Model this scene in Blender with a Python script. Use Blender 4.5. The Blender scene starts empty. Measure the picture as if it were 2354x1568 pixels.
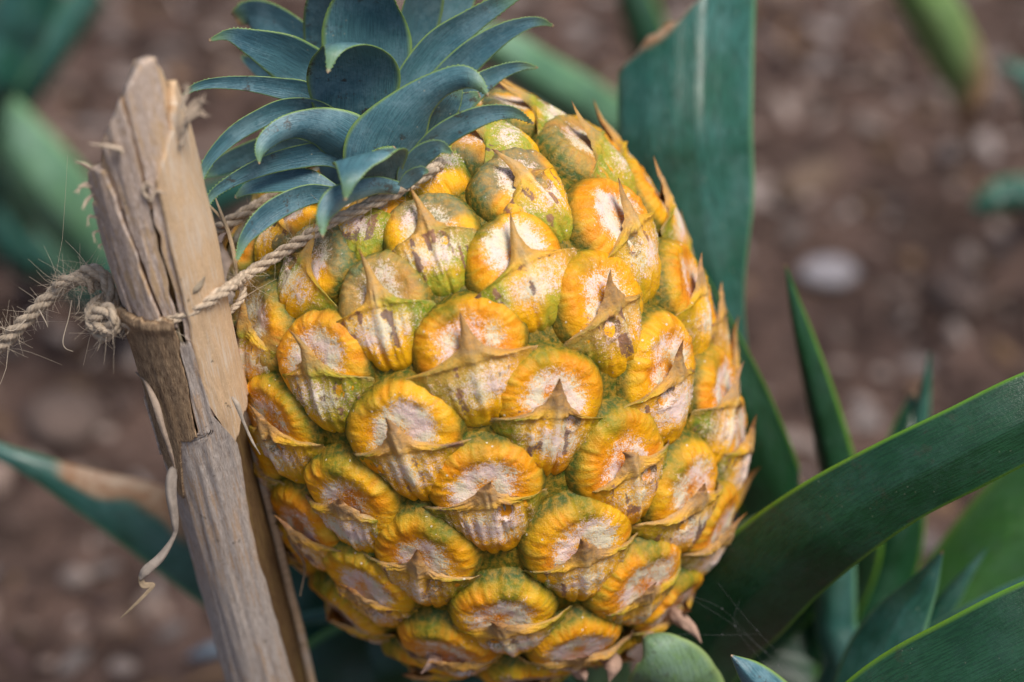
import bpy, math, random
import numpy as np
from mathutils import Vector
R_=math.radians
random.seed(7); RNG=np.random.default_rng(11)
scn=bpy.context.scene
COL=scn.collection
# ------------------------------------------------------------------ camera frame
# 2354 x 1568 measuring grid, 85 mm lens on a 36 mm sensor, camera pitched down 38 degrees
W,H=2354.0,1568.0; F=85/36*W
PITCH=R_(38); FH=.285; CD=.63
CAMZ=FH+CD*math.sin(PITCH)
CX=np.array([1.0,0,0]); CY=np.array([0,math.sin(PITCH),math.cos(PITCH)]); CZ=np.array([0,-math.cos(PITCH),math.sin(PITCH)])
CO=np.array([0,0,CAMZ])
def cam(p):
    p=np.asarray(p,float); return CO+p[...,0:1]*CX+p[...,1:2]*CY+p[...,2:3]*CZ
def pc(px,py,d): return np.array([(px-W/2)/F*d,-(py-H/2)/F*d,-d])   # pixel + depth -> camera coords
def P(px,py,d): return cam(pc(px,py,d))
def dirc(v): v=np.asarray(v,float); return v[0]*CX+v[1]*CY+v[2]*CZ
def nrm(v): v=np.asarray(v,float); return v/np.maximum(np.linalg.norm(v,axis=-1,keepdims=True),1e-12)
def stk(l,ax=-1): return np.stack(np.broadcast_arrays(*l),ax)
def sst(a,b,x): t=np.clip((x-a)/(b-a),0,1); return t*t*(3-2*t)
# ------------------------------------------------------------------ noise
def _h(i,j,k,s):
    n=(i*374761393+j*668265263+k*2147483647+s*1274126177)&0xffffffff
    n=((n^(n>>13))*1274126177)&0xffffffff
    return ((n^(n>>16))&0xffff)/65535.0
def vn(p,sc=1.0,s=0):
    p=np.asarray(p,float)*sc+1000.5; i=np.floor(p).astype(np.int64); f=p-i; f=f*f*(3-2*f)
    o=0
    for a in (0,1):
        for b in (0,1):
            for c in (0,1):
                w=(f[...,0] if a else 1-f[...,0])*(f[...,1] if b else 1-f[...,1])*(f[...,2] if c else 1-f[...,2])
                o=o+w*_h(i[...,0]+a,i[...,1]+b,i[...,2]+c,s)
    return o
def fbm(p,sc,s=0,o=3): return sum(vn(p,sc*2**k,s+k)*.5**k for k in range(o))/sum(.5**k for k in range(o))
# ------------------------------------------------------------------ mesh helpers
def grid_faces(n,m,wrap=False,off=0):
    i=np.arange(n-1)[:,None]; j=np.arange(m if wrap else m-1)[None,:]; j2=(j+1)%m
    return (stk([i*m+j,i*m+j2,(i+1)*m+j2,(i+1)*m+j],-1).reshape(-1,4)+off)
class MB:
    def __init__(s): s.v=[];s.f=[];s.a={};s.n=0
    def add(s,v,f,**at):
        v=np.asarray(v,float).reshape(-1,3); s.v.append(v); s.f.append(np.asarray(f)+s.n)
        for k in set(s.a)|set(at):
            if k not in s.a: s.a[k]=[np.zeros((s.n,)+((4,) if k=='pig' else ()))]
            x=at.get(k)
            if x is None: x=np.zeros((len(v),4) if k=='pig' else len(v))
            x=np.asarray(x,float)
            if k=='pig':
                x=np.broadcast_to(x,(len(v),3)) if x.ndim==1 else x.reshape(-1,x.shape[-1])
                if x.shape[1]==3: x=np.c_[x,np.ones(len(v))]
            else: x=np.broadcast_to(x,(len(v),)) if x.ndim==0 else x.reshape(-1)
            s.a[k].append(x)
        s.n+=len(v); return s
    def build(s,name,mat,parent=None,origin=None,smooth=True):
        v=np.concatenate(s.v); o=np.zeros(3)
        if parent is not None: o=np.array(ROOTS[parent.name])
        elif origin is not None: o=np.asarray(origin,float)
        v=v-o
        me=bpy.data.meshes.new(name); me.vertices.add(len(v)); me.vertices.foreach_set('co',v.astype(np.float32).ravel())
        fs=[x for x in s.f if len(x)]
        tot=np.concatenate([np.full(len(x),x.shape[1]) for x in fs]); idx=np.concatenate([x.ravel() for x in fs])
        me.loops.add(len(idx)); me.loops.foreach_set('vertex_index',idx.astype(np.int32))
        me.polygons.add(len(tot)); me.polygons.foreach_set('loop_start',np.r_[0,np.cumsum(tot)[:-1]].astype(np.int32))
        me.update(calc_edges=True); me.validate()
        me.polygons.foreach_set('use_smooth',np.full(len(me.polygons),smooth))
        for k,x in s.a.items():
            x=np.concatenate(x)
            if k=='pig':
                a=me.attributes.new(k,'FLOAT_COLOR','POINT'); a.data.foreach_set('color',x.astype(np.float32).ravel())
            else:
                a=me.attributes.new(k,'FLOAT','POINT'); a.data.foreach_set('value',x.astype(np.float32).ravel())
        me.materials.append(mat)
        ob=bpy.data.objects.new(name,me); COL.objects.link(ob)
        if parent is not None: ob.parent=parent
        else: ob.location=tuple(o)
        ROOTS[ob.name]=o
        return ob
ROOTS={}
def root(name,loc):
    o=bpy.data.objects.new(name,None); COL.objects.link(o); o.location=tuple(loc); o.empty_display_size=.02
    ROOTS[o.name]=np.array(loc,float); return o
def tag(o,label,cat,group=None,kind=None):
    if label: o['label']=label
    if cat: o['category']=cat
    if group: o['group']=group
    if kind: o['kind']=kind
    return o
def cr(pts,n):
    pts=np.asarray(pts,float); k=len(pts)
    t=np.linspace(0,k-1,n); i=np.minimum(t.astype(int),k-2); f=(t-i)[:,None]
    g=lambda j:pts[np.clip(j,0,k-1)]
    p0,p1,p2,p3=g(i-1),g(i),g(i+1),g(i+2)
    p0=np.where((i==0)[:,None],2*p1-p2,p0); p3=np.where((i==k-2)[:,None],2*p2-p1,p3)
    return .5*(2*p1+(p2-p0)*f+(2*p0-5*p1+4*p2-p3)*f**2+(3*p1-p0-3*p2+p3)*f**3)
def tube(mb,pts,rad,seg=8,**at):
    pts=np.asarray(pts,float); n=len(pts); rad=np.broadcast_to(rad,(n,))
    T=nrm(np.gradient(pts,axis=0)); a=np.array([.3,.5,.81]); N=[];p=nrm(np.cross(T[0],a))
    for k in range(n):
        p=p-T[k]*(p@T[k]); p=p/max(np.linalg.norm(p),1e-9); N.append(p)
    N=np.array(N);B=np.cross(T,N)
    th=np.linspace(0,2*np.pi,seg,endpoint=False)
    v=pts[:,None]+rad[:,None,None]*(N[:,None]*np.cos(th)[None,:,None]+B[:,None]*np.sin(th)[None,:,None])
    at2={k:(np.repeat(np.broadcast_to(x,(n,)),seg) if k!='pig' else np.repeat(np.broadcast_to(x,(n,3)),seg,axis=0)) for k,x in at.items()}
    f=grid_faces(n,seg,True)
    mb.add(v,f,**at2); 
# ------------------------------------------------------------------ materials
class NT:
    def __init__(s,name):
        s.m=bpy.data.materials.new(name); s.m.use_nodes=True; s.t=s.m.node_tree; s.t.nodes.clear()
        s.out=s.n('ShaderNodeOutputMaterial'); s.b=s.n('ShaderNodeBsdfPrincipled'); s.l(s.b.outputs[0],s.out.inputs[0])
    def n(s,t,**k):
        x=s.t.nodes.new(t)
        for a,b in k.items(): setattr(x,a,b)
        return x
    def l(s,a,b): s.t.links.new(a,b)
    def set(s,x,i,v):
        if hasattr(v,'links') or isinstance(v,bpy.types.NodeSocket): s.l(v,x.inputs[i])
        elif v is not None: x.inputs[i].default_value=v
    def attr(s,n): return s.n('ShaderNodeAttribute',attribute_name=n)
    def math(s,op,a,b=None,c=None,clamp=False):
        x=s.n('ShaderNodeMath',operation=op,use_clamp=clamp); s.set(x,0,a); s.set(x,1,b); s.set(x,2,c); return x.outputs[0]
    def mix(s,f,a,b,mode='MIX'):
        x=s.n('ShaderNodeMix',data_type='RGBA',blend_type=mode); s.set(x,0,f)
        for i,v in ((6,a),(7,b)):
            if isinstance(v,tuple): v=tuple(v)+(1,) if len(v)==3 else v
            s.set(x,i,v)
        return x.outputs[2]
    def obj(s,scale=(1,1,1)):
        c=s.n('ShaderNodeTexCoord'); mp=s.n('ShaderNodeMapping'); s.l(c.outputs['Object'],mp.inputs[0]); mp.inputs[3].default_value=scale; return mp.outputs[0]
    def noise(s,scale,det=3,vec=None,rough=.5,dist=0):
        x=s.n('ShaderNodeTexNoise'); x.inputs['Scale'].default_value=scale; x.inputs['Detail'].default_value=det; x.inputs['Roughness'].default_value=rough; x.inputs['Distortion'].default_value=dist
        s.l(vec if vec is not None else s.obj(),x.inputs['Vector']); return x.outputs[0]
    def vor(s,scale,vec=None,rnd=1):
        x=s.n('ShaderNodeTexVoronoi'); x.inputs['Scale'].default_value=scale; x.inputs['Randomness'].default_value=rnd; s.l(vec if vec is not None else s.obj(),x.inputs['Vector']); return x
    def ramp(s,f,a,b):
        x=s.n('ShaderNodeMapRange',interpolation_type='SMOOTHSTEP'); s.set(x,0,f); x.inputs[1].default_value=a; x.inputs[2].default_value=b; return x.outputs[0]
    def bump(s,h,dist,strength=1.0):
        x=s.n('ShaderNodeBump'); x.inputs['Strength'].default_value=strength; x.inputs['Distance'].default_value=dist; s.l(h,x.inputs['Height']); s.l(x.outputs[0],s.b.inputs['Normal']); return x
    def base(s,c): s.l(c,s.b.inputs['Base Color'])
    def p(s,**k):
        for a,v in k.items(): s.set(s.b,a.replace('_',' '),v)
def mat_eye():
    s=NT('pineapple_rind'); pig=s.attr('pig').outputs['Color']; pw=s.attr('powder').outputs['Fac']; br=s.attr('brown').outputs['Fac']
    fine=s.noise(2600,2); mid=s.noise(700,4,rough=.65); big=s.noise(160,3)
    col=s.mix(s.ramp(mid,.35,.7),pig,s.mix(.30,pig,(.95,.42,.03)))
    m=s.math('ADD',pw,s.math('MULTIPLY',s.math('SUBTRACT',mid,.5),1.15)); m=s.math('ADD',m,s.math('MULTIPLY',s.math('SUBTRACT',fine,.5),1.5))
    pcl=s.mix(s.ramp(big,.40,.62),(.86,.66,.60),(.74,.68,.50))
    col=s.mix(s.math('MULTIPLY',s.ramp(m,.40,.92),.93),col,pcl)
    dust=s.math('MULTIPLY',s.ramp(s.math('ADD',s.noise(1700,3,rough=.7),s.math('MULTIPLY',s.math('SUBTRACT',big,.5),.35)),.56,.66),s.math('MULTIPLY',s.ramp(pw,-.3,.8),.30)); col=s.mix(dust,col,(.80,.66,.48))
    # reddish-brown dry freckles and streaks
    b=s.math('ADD',br,s.math('MULTIPLY',s.math('SUBTRACT',s.noise(900,4,rough=.7),.5),1.5)); b=s.math('ADD',b,s.math('MULTIPLY',s.math('SUBTRACT',fine,.5),.8))
    col=s.mix(s.math('MULTIPLY',s.ramp(b,.50,.80),.85),col,s.mix(s.ramp(big,.4,.6),(.27,.12,.075),(.16,.085,.075)))
    # pale grains
    v=s.vor(420); g=s.math('MULTIPLY',s.math('LESS_THAN',v.outputs['Distance'],.13),s.math('MULTIPLY',s.math('GREATER_THAN',s.noise(130,2),.56),s.math('GREATER_THAN',pw,-.3)))
    col=s.mix(s.math('MULTIPLY',g,.7),col,(.78,.72,.58))
    s.base(col)
    r=s.math('MULTIPLY_ADD',s.ramp(m,.4,.7),.30,.50); s.l(r,s.b.inputs['Roughness'])
    s.p(Subsurface_Weight=.12,Subsurface_Scale=.003,Specular_IOR_Level=.30)
    s.b.inputs['Subsurface Radius'].default_value=(1,.4,.1)
    hgt=s.math('ADD',s.math('MULTIPLY',fine,.35),s.math('ADD',mid,s.math('MULTIPLY',g,1.4)))
    s.bump(hgt,.00042,1.0)
    return s.m
def mat_leaf(name,c1,c2,edge,rough=.42,stri=1.0,spot=.5,bump=.0002,spec=.5,wax=.25,waxc=(.25,.36,.37),grain=.45):
    s=NT(name); su=s.attr('su').outputs['Fac']; sv=s.attr('sv').outputs['Fac']
    cv=s.n('ShaderNodeCombineXYZ'); s.l(s.math('MULTIPLY',su,stri),cv.inputs[0]); s.l(s.math('MULTIPLY',sv,1.0),cv.inputs[1])
    st=s.noise(55,3,vec=cv.outputs[0],rough=.6); big=s.noise(38,3); fine=s.noise(1500,2)
    col=s.mix(s.ramp(big,.3,.7),c1,c2)
    col=s.mix(s.math('MULTIPLY',s.ramp(st,.42,.62),.55),col,tuple(x*.45 for x in c1))
    col=s.mix(s.math('MULTIPLY',s.ramp(s.math('ADD',s.noise(90,4,rough=.7),s.math('MULTIPLY',fine,.3)),.55,.85),wax),col,waxc)
    col=s.mix(s.attr('edge').outputs['Fac'],col,edge)
    d=s.noise(230,5,rough=.75); d2=s.noise(45,2)
    sp=s.math('MULTIPLY',s.ramp(d,.57,.64),s.ramp(d2,.44,.56))
    col=s.mix(s.math('MULTIPLY',sp,spot),col,(.05,.033,.02))
    v=s.vor(380); g=s.math('MULTIPLY',s.math('LESS_THAN',v.outputs['Distance'],.09),s.math('GREATER_THAN',s.noise(60,2),.54))
    col=s.mix(s.math('MULTIPLY',g,grain),col,(.42,.40,.3))
    col=s.mix(s.attr('dry').outputs['Fac'],col,s.mix(s.ramp(d,.4,.6),(.30,.15,.07),(.40,.27,.17)))
    s.base(col); s.p(Roughness=rough,Specular_IOR_Level=spec)
    s.b.inputs['Transmission Weight'].default_value=0
    s.bump(s.math('ADD',st,s.math('MULTIPLY',fine,.4)),bump,.8)
    return s.m
def mat_fibre(name,c1,c2,c3,scale=1.0,rough=.8,bump=.0004,contr=(.35,.65)):
    s=NT(name); su=s.attr('su').outputs['Fac']; sv=s.attr('sv').outputs['Fac']
    cv=s.n('ShaderNodeCombineXYZ'); s.l(s.math('MULTIPLY',su,scale),cv.inputs[0]); s.l(sv,cv.inputs[1])
    st=s.noise(40,4,vec=cv.outputs[0],rough=.65); st2=s.noise(9,3,vec=cv.outputs[0]); big=s.noise(70,4,rough=.6); fine=s.noise(1400,3)
    col=s.mix(s.ramp(st,*contr),c1,c2); col=s.mix(s.math('MULTIPLY',s.ramp(s.math('ADD',st2,s.math('MULTIPLY',s.math('SUBTRACT',big,.5),.6)),.48,.68),.8),col,c3)
    col=s.mix(s.math('MULTIPLY',s.ramp(fine,.5,.8),.3),col,tuple(min(1,x*1.5) for x in c1))
    d=s.noise(260,4,rough=.7); col=s.mix(s.math('MULTIPLY',s.ramp(d,.64,.72),.6),col,(.035,.025,.02))
    s.base(col); s.p(Roughness=rough,Specular_IOR_Level=.25)
    s.bump(s.math('ADD',st,s.math('MULTIPLY',fine,.3)),bump,.9)
    return s.m
def mat_pig(name,rough=.85,noise=260,amt=.5,bump=.0006):
    s=NT(name); pig=s.attr('pig').outputs['Color']; n=s.noise(noise,4,rough=.65)
    s.base(s.mix(s.math('MULTIPLY',s.ramp(n,.35,.7),amt),pig,s.mix(.5,pig,(.02,.015,.012)))); s.p(Roughness=rough,Specular_IOR_Level=.2)
    s.bump(n,bump); return s.m
def mat_soil():
    s=NT('mulched_soil'); a=s.noise(28,5,rough=.65); b=s.noise(110,4,rough=.7); c=s.noise(9,3)
    col=s.mix(s.ramp(a,.36,.64),(.045,.028,.023),(.145,.092,.074)); col=s.mix(s.math('MULTIPLY',s.ramp(b,.5,.75),.35),col,(.20,.14,.12)); col=s.mix(s.math('MULTIPLY',s.ramp(c,.52,.68),.5),col,(.06,.042,.034))
    s.base(col); s.p(Roughness=.95,Specular_IOR_Level=.15); s.bump(s.math('ADD',a,b),.008); return s.m
M_EYE=mat_eye()
M_CROWN=mat_leaf('crown_leaf_skin',(.048,.135,.178),(.085,.205,.225),(.22,.34,.07),wax=.5,waxc=(.20,.33,.37),rough=.42,stri=1.3,spot=.75)
M_LEAF=mat_leaf('plant_leaf_skin',(.006,.040,.012),(.014,.066,.026),(.12,.27,.02),rough=.30,stri=.8,spot=.25,wax=.08,waxc=(.12,.22,.2),grain=.12)
M_TEAL=mat_leaf('teal_leaf_skin',(.014,.080,.045),(.030,.122,.100),(.12,.27,.13),rough=.34,stri=.35,spot=0,wax=.10)
M_LIME=mat_leaf('bright_leaf_skin',(.018,.080,.012),(.036,.125,.018),(.18,.36,.03),rough=.45,stri=.8,spot=.2,wax=.05)
M_PALE=mat_leaf('pale_leaf_skin',(.085,.215,.115),(.15,.30,.16),(.2,.36,.15),rough=.55,stri=.35,spot=0,wax=.2)
M_LIMEP=mat_leaf('yellow_green_leaf_skin',(.17,.32,.085),(.24,.38,.12),(.3,.4,.15),rough=.6,stri=.35,spot=0,wax=.1)
M_OLIVE=mat_leaf('peduncle_leaf_skin',(.11,.20,.07),(.15,.25,.10),(.25,.34,.12),rough=.55,stri=.6,spot=.4,wax=.3)
M_CANE_IN=mat_fibre('inner_cane',(.21,.125,.055),(.12,.065,.028),(.26,.17,.06),1.2,.7)
M_CANE_TAN=mat_fibre('tan_cane',(.75,.53,.33),(.53,.34,.19),(.72,.60,.48),2.4,.55,.0002,(.35,.75))
M_CANE_LIL=mat_fibre('weathered_cane',(.72,.59,.51),(.44,.31,.22),(.62,.41,.22),.9,.75)
M_SHEATH=mat_fibre('striated_sheath',(.62,.43,.26),(.14,.08,.045),(.40,.26,.15),2.8,.8,.0006,(.42,.58))
M_BARK=mat_fibre('grey_bark',(.64,.56,.50),(.38,.30,.25),(.52,.34,.21),1.6,.9,.0005)
M_TWINE=mat_pig('jute_twine',.9,900,.35,.0003)
M_DRY=mat_pig('dry_husk',.9,420,.45,.0004)
M_SOIL=mat_soil(); M_CHIP=mat_pig('mulch_chips',.9,120,.4)
# ------------------------------------------------------------------ fruit body
cx,cy,cz,TILT,TH,FR,FHH,PW_,GG,DS,PH0,N0,DIV=[1109.447435,894.566521,.63,.402724,.498313,.063547,.075522,2.55,.309575,.001667,2.281354,.863931,2.400649]
FC=pc(cx,cy,cz)
FX=np.array([math.cos(TILT),math.sin(TILT),0]); FZ=np.array([-math.sin(TILT)*math.cos(TH),math.cos(TILT)*math.cos(TH),math.sin(TH)]); FY=np.cross(FZ,FX)
FM=np.array([FX,FY,FZ])
def f2w(p): return cam(np.asarray(p)@FM+FC)
def impl(q): return (np.hypot(q[...,0],q[...,1])/FR)**PW_+(np.abs(q[...,2])/FHH)**PW_
def fsurf(q): return q*(impl(q)**(-1/PW_))[...,None]
def fnorm(q):
    rho=np.maximum(np.hypot(q[...,0],q[...,1]),1e-6); g=(rho/FR)**(PW_-1)/FR
    return nrm(stk([g*q[...,0]/rho,g*q[...,1]/rho,np.sign(q[...,2])*(np.abs(q[...,2])/FHH)**(PW_-1)/FHH],-1))
def fcast(px,py,inflate=0.0):
    """nearest hit of the pixel's ray with the fruit surface, in camera coords (or the limb point)"""
    r=pc(px,py,1.0); o=(-FC)@FM.T; d=r@FM.T
    k=1+inflate/FR
    f=lambda s:impl((o+s*d)/k)-1
    sm=-(o@d)/(d@d)
    if f(sm)>0: return sm
    lo,hi=sm-.2,sm
    for _ in range(28):
        m=(lo+hi)/2
        if f(m)>0: lo=m
        else: hi=m
    return hi
a_=np.linspace(0,np.pi,500); pr=FR*np.abs(np.sin(a_))**(2/PW_); pz=FHH*np.sign(np.cos(a_))*np.abs(np.cos(a_))**(2/PW_)
pn=np.r_[0,np.cumsum(((pr[1:]+pr[:-1])/2/FR)**GG*np.hypot(np.diff(pr),np.diff(pz)))]
picks={14:(1200,240),27:(1392,315),22:(1349,325),17:(1197,410),30:(1434,506),12:(985,520),25:(1190,585),38:(1395,687),43:(1589,650),56:(1655,697),15:(715,590),20:(870,680),33:(1080,800),51:(1540,845),46:(1273,921),64:(1665,904),59:(1441,1059),72:(1592,1138),54:(1118,1128),28:(724,829),41:(920,1001),49:(796,1156),62:(966,1289),23:(577,745),36:(623,972),57:(689,1211),67:(1338,1261),75:(1154,1430),80:(1479,1353),70:(834,1353),77:(1705,1010)}
NE=int(pn[-1]/DS-N0)
k=np.arange(NE); lp=-k*DIV+PH0; ln=(k+N0)*DS
LAT=stk([np.interp(ln,pn,pr)*np.cos(lp),np.interp(ln,pn,pr)*np.sin(lp),np.interp(ln,pn,pz)],-1)
anc=[];res=[]
for i,(x,y) in picks.items():
    s=fcast(x,y); q=fsurf((pc(x,y,1.0)*s-FC)@FM.T); d=q-LAT[i]
    if np.linalg.norm(d)<.011: anc.append(i);res.append(d)
anc=np.array(anc);res=np.array(res)
EYE=LAT.copy()
D=np.linalg.norm(LAT[anc][:,None]-LAT[anc][None],axis=2); sg=.017
Kw=np.linalg.solve(np.exp(-(D/sg)**2/2)+1e-3*np.eye(len(anc)),res)
EYE=fsurf(LAT+np.exp(-(np.linalg.norm(LAT[:,None]-LAT[anc][None],axis=2)/sg)**2/2)@Kw)
pine=root('pineapple',f2w(np.array([0,0,-FHH])))
tag(pine,'ripe orange pineapple fruit with blue green leafy crown, tied to the split cane stake','pineapple')
VIEW=-FC@FM.T  # camera position in fruit frame
def eye_frame(i):
    q=EYE[i]; N=fnorm(q[None])[0]; up=np.array([0,0,1.0]); V=up-N*(up@N); V/=max(np.linalg.norm(V),1e-6); U=np.cross(V,N)
    return q,U,V,N
def base_rot(i):
    q,U,V,N=eye_frame(i); rr=[]
    for j,sg_ in ((i+21,1),(i-21,-1)):
        if 0<=j<NE:
            d=(q-EYE[j])*sg_; rr.append(math.atan2(-(d@U),d@V))
    r=sum(rr)/len(rr) if rr else 0.0
    return max(-.6,min(.6,r))
BR={}
def place(i,u,v,h,rot=0):
    if i not in BR: BR[i]=base_rot(i)
    rot=rot+BR[i]
    q,U,V,N=eye_frame(i); c,s=math.cos(rot),math.sin(rot); u,v=u*c-v*s,u*s+v*c
    Q=fsurf(q+u[...,None]*U+v[...,None]*V); return Q+h[...,None]*fnorm(Q)
OR=np.array([.78,.255,.0]);YE=np.array([.84,.42,.0]);GR=np.array([.14,.20,.014]);DG=np.array([.045,.10,.018]);CRM=np.array([.74,.47,.13]);BRN=np.array([.42,.24,.10]);BLG=np.array([.09,.17,.115]);TEA=np.array([.42,.27,.15])
mm=.001
def mixc(a,b,t): return a*(1-t[...,None])+b*t[...,None]
def berry(i,nr,na,rg):
    q=EYE[i]; hz=q[2]/FHH; top=sst(.55,.95,hz); bot=sst(-.5,-.95,hz)
    near=np.sort(np.linalg.norm(EYE-q,axis=1))[1:5].mean(); sz=np.clip(near/.0243,.62,1.08)
    r=np.linspace(0,1,nr)[:,None]**.85; a=np.linspace(0,2*np.pi,na,endpoint=False)[None,:]
    ca,sa=np.cos(a),np.sin(a)
    ph=rg.uniform(0,6.28,4)
    Rw=(14.9+.5*np.cos(2*a+ph[0])+.35*np.cos(3*a+ph[1])+.25*np.cos(5*a+ph[2]))*mm*sz*rg.uniform(.95,1.04)
    u=r*Rw*ca*1.03; v=r*Rw*sa*.97+.4*mm
    upm=sst(-.35,.5,sa)*np.ones_like(r)
    h=-5.5+6.7*np.maximum(1-r**3.3,0)**.58
    ring=np.exp(-((r-.66)/.16)**2)*(.25+.95*upm)
    h=h+.85*ring-1.5*np.exp(-(r/.45)**2)
    # notch where the arch is pinched
    n0=rg.uniform(1.2,1.95); h=h-(.9*rg.random())*np.exp(-(((a-n0+np.pi)%(2*np.pi)-np.pi)/.10)**2)*sst(.5,.75,r)
    X=stk([u,v,np.zeros_like(u)+i*.05],-1)
    ar=stk([ca*3+0*r,sa*3+0*r,r*.9+i*2.3],-1)
    gro=vn(ar,4.6,3)-.5; gro2=vn(ar,2.2,5)-.5
    h=h+(gro*.40+gro2*.7)*sst(.45,.7,r)*(1-sst(.9,1,r))*(.35+upm*.8)
    h=h+(fbm(X,420,9)-.5)*.9*(1-sst(.75,.95,r))
    h=h*mm*sz
    rot=rg.normal()*.11
    Pw=place(i,u,v,h,rot)
    # pigment
    n1=fbm(X,190,21); n2=fbm(X,75,31,2)
    c=mixc(OR,YE,np.clip((n1-.36)*2.2+.35*top+rg.uniform(-.2,.3),0,1))
    red=np.array([.62,.17,.012]); c=mixc(c,red,np.clip((.42-n1)*2.5,0,.55)*(1-upm*.4))
    c=mixc(c,np.array([.84,.50,.05]),np.clip(sst(.02,.30,gro+gro2*.6)*sst(.5,.7,r)*.55,0,1)); c=mixc(c,OR*.7,np.clip(sst(.15,.4,-gro-gro2*.4)*sst(.5,.7,r)*.5,0,1))
    g=sst(.62,.88,r+.35*(n2-.5)+.10*gro)*(.35+.65*upm)*np.clip(.2+rg.uniform(0,.6)+top*.8+bot*.4,0,1)
    c=mixc(c,GR*rg.uniform(.85,1.25),np.clip(g,0,.92))
    gp=np.exp(-((a-rg.uniform(1.1,2.4))/.38)**2)*sst(.35,.6,r)*rg.choice([0,.5,.95,.95])
    c=mixc(c,GR*.8,np.clip(gp*(.6+.8*n2),0,.85))
    c=mixc(c,BLG,np.clip(top*1.0*sst(.40,.60,n2+.25*sa*r),0,.8))
    c=mixc(c,GR*.75,sst(.76,.84,r+.12*(n2-.5))*(.15+.4*upm)*rg.uniform(.3,1)); c=mixc(c,DG*.8,sst(.80,.90,r+.08*(n2-.5))*.92)
    pwd=(1-sst(.22,.76,r+.45*(n2-.5)+.14*gro))*rg.uniform(.84,1.12)+.0+.7*(n1-.5)-.2*top
    pwd=pwd*(1-.5*np.exp(-((u/mm)**2+((v-1*mm)/mm)**2)/9))
    pwd=pwd+top*.10-.6*sst(.78,.9,r)
    brn=.08+.30*np.exp(-((r-.5)/.15)**2)*sst(.45,.7,vn(X,330,77))+.25*sst(.55,.1,sa)*sst(.2,.6,r)*n1+.35*np.exp(-(r/.16)**2)
    f=grid_faces(nr,na,True)
    return Pw,f,dict(pig=np.clip(c,0,1),powder=pwd,brown=brn),sz,rot
def itp(t,tab): x,y=zip(*tab); return np.interp(t,x,y)
def smoothtab(t,tab):
    y=itp(t,tab); k=np.array([1,2,3,2,1.])/9; yp=np.pad(y,2,mode='edge'); return np.convolve(yp,k,'valid')
def bract(i,nt,ns,sz,rot,rg):
    q,U,V,N=eye_frame(i); hz=q[2]/FHH; top=sst(.30,.85,hz)
    t1=np.linspace(0,1,nt); s=np.linspace(-1,1,ns)[None,:]
    w=smoothtab(t1,[(0,4.0),(.05,6.5),(.12,8.6),(.25,11.2),(.36,14.2),(.46,16.6),(.53,18.0),(.575,13.0),(.61,5.4),(.65,2.4),(.72,1.5),(.82,.9),(.93,.45),(1,.05)])
    vc=itp(t1,[(0,-21),(.06,-20),(.25,-13.8),(.46,-6.4),(.53,-3.3),(.585,-2.5),(.62,-.9),(.66,1.2),(.7,2.0)])
    L=rg.uniform(3.6,6.6)*rg.choice([1,1,1,.55])+3.6*top
    sp=np.clip((t1-.66)/.34,0,1)
    lift=rg.uniform(.06,.40)+.20*top
    vc=vc-.5+sp*L*(1-.22*lift)
    h0=smoothtab(t1,[(0,-8.4),(.05,-5.2),(.12,-2.3),(.25,-.2),(.4,1.0),(.53,1.6),(.62,2.6),(.7,3.7),(1,3.7)])+sp*L*lift*(.6+.5*sp)
    fall=smoothtab(t1,[(0,3.0),(.12,4.6),(.25,5.2),(.4,5.0),(.53,4.2),(.6,2.0),(.68,.9),(1,.1)])
    t=t1[:,None]; w=w[:,None]
    wl=rg.uniform(.70,1.08); wr=rg.uniform(.70,1.08); asym=np.where(s<0,wl,wr)
    jag=(RNG.random((nt,1))-.5)*.9*((t>.48)&(t<.66)); jagr=(RNG.random((nt,1))-.5)*.9*((t>.48)&(t<.66))
    edge=np.abs(s)
    u=w*s*np.where(t<.62,asym,1)+np.where(s<0,jag,jagr)*edge**6
    drift=rg.normal()*1.6; u=u+drift*np.clip((t-.64)/.36,0,1)**1.5
    v=vc[:,None]+(edge**1.6)*np.where(s<0,rg.normal()*.8,rg.normal()*.8)*np.exp(-((t-.5)/.18)**2)+0*s
    uu=w*s
    h=h0[:,None]-fall[:,None]*edge**2.6
    lowm=1-sst(.38,.6,t)
    h=h+.75*np.exp(-(uu/1.3)**2)*sst(.12,.3,t)*(1-sst(.6,.75,t))
    gx=rg.uniform(-3,3); h=h-1.0*np.exp(-((uu-gx)/.7)**2)*np.exp(-((t-.13)/.13)**2)
    gx2=gx+rg.choice([-1,1])*rg.uniform(3,4.5); h=h-.7*np.exp(-((uu-gx2)/.6)**2)*np.exp(-((t-.12)/.11)**2)
    X=stk([u*mm,v*mm,np.zeros_like(u)+i*.07],-1)
    Xs=stk([uu*.9,t*2.2+0*s,np.zeros_like(u)+i*.7],-1)
    stri=vn(Xs,1.6,8)-.5; h=h+stri*1.1*sst(.06,.3,t)*(1-sst(.62,.7,t))
    h=h+(fbm(X,380,5)-.5)*.9*(1-sst(.6,.7,t))
    pit=rg.random()<.45; pd=np.hypot(uu-rg.uniform(2.8,4.6)*rg.choice([1,1,-1]),(v+rg.uniform(4.2,6.0))*1.0)/rg.uniform(1.7,2.5)
    pin=(1-sst(.7,1.0,pd))*(t<.64); prim=np.exp(-((pd-1.12)/.16)**2)*(t<.64)
    if pit: h=h-1.9*pin+.55*prim+ .9*np.exp(-(pd/.45)**2)
    # papery lifted margin
    lm=np.exp(-((t-.565)/.045)**2)*sst(.25,.6,edge)*(1-.5*sst(.9,1,edge)); h=h+lm*np.where(s<0,rg.uniform(.3,1.3),rg.uniform(.3,1.3))*(.65+1.6*(vn(Xs,.8,4)-.3))
    h=h-.5*edge**2*w*sst(.66,.8,t)*.8
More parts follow.
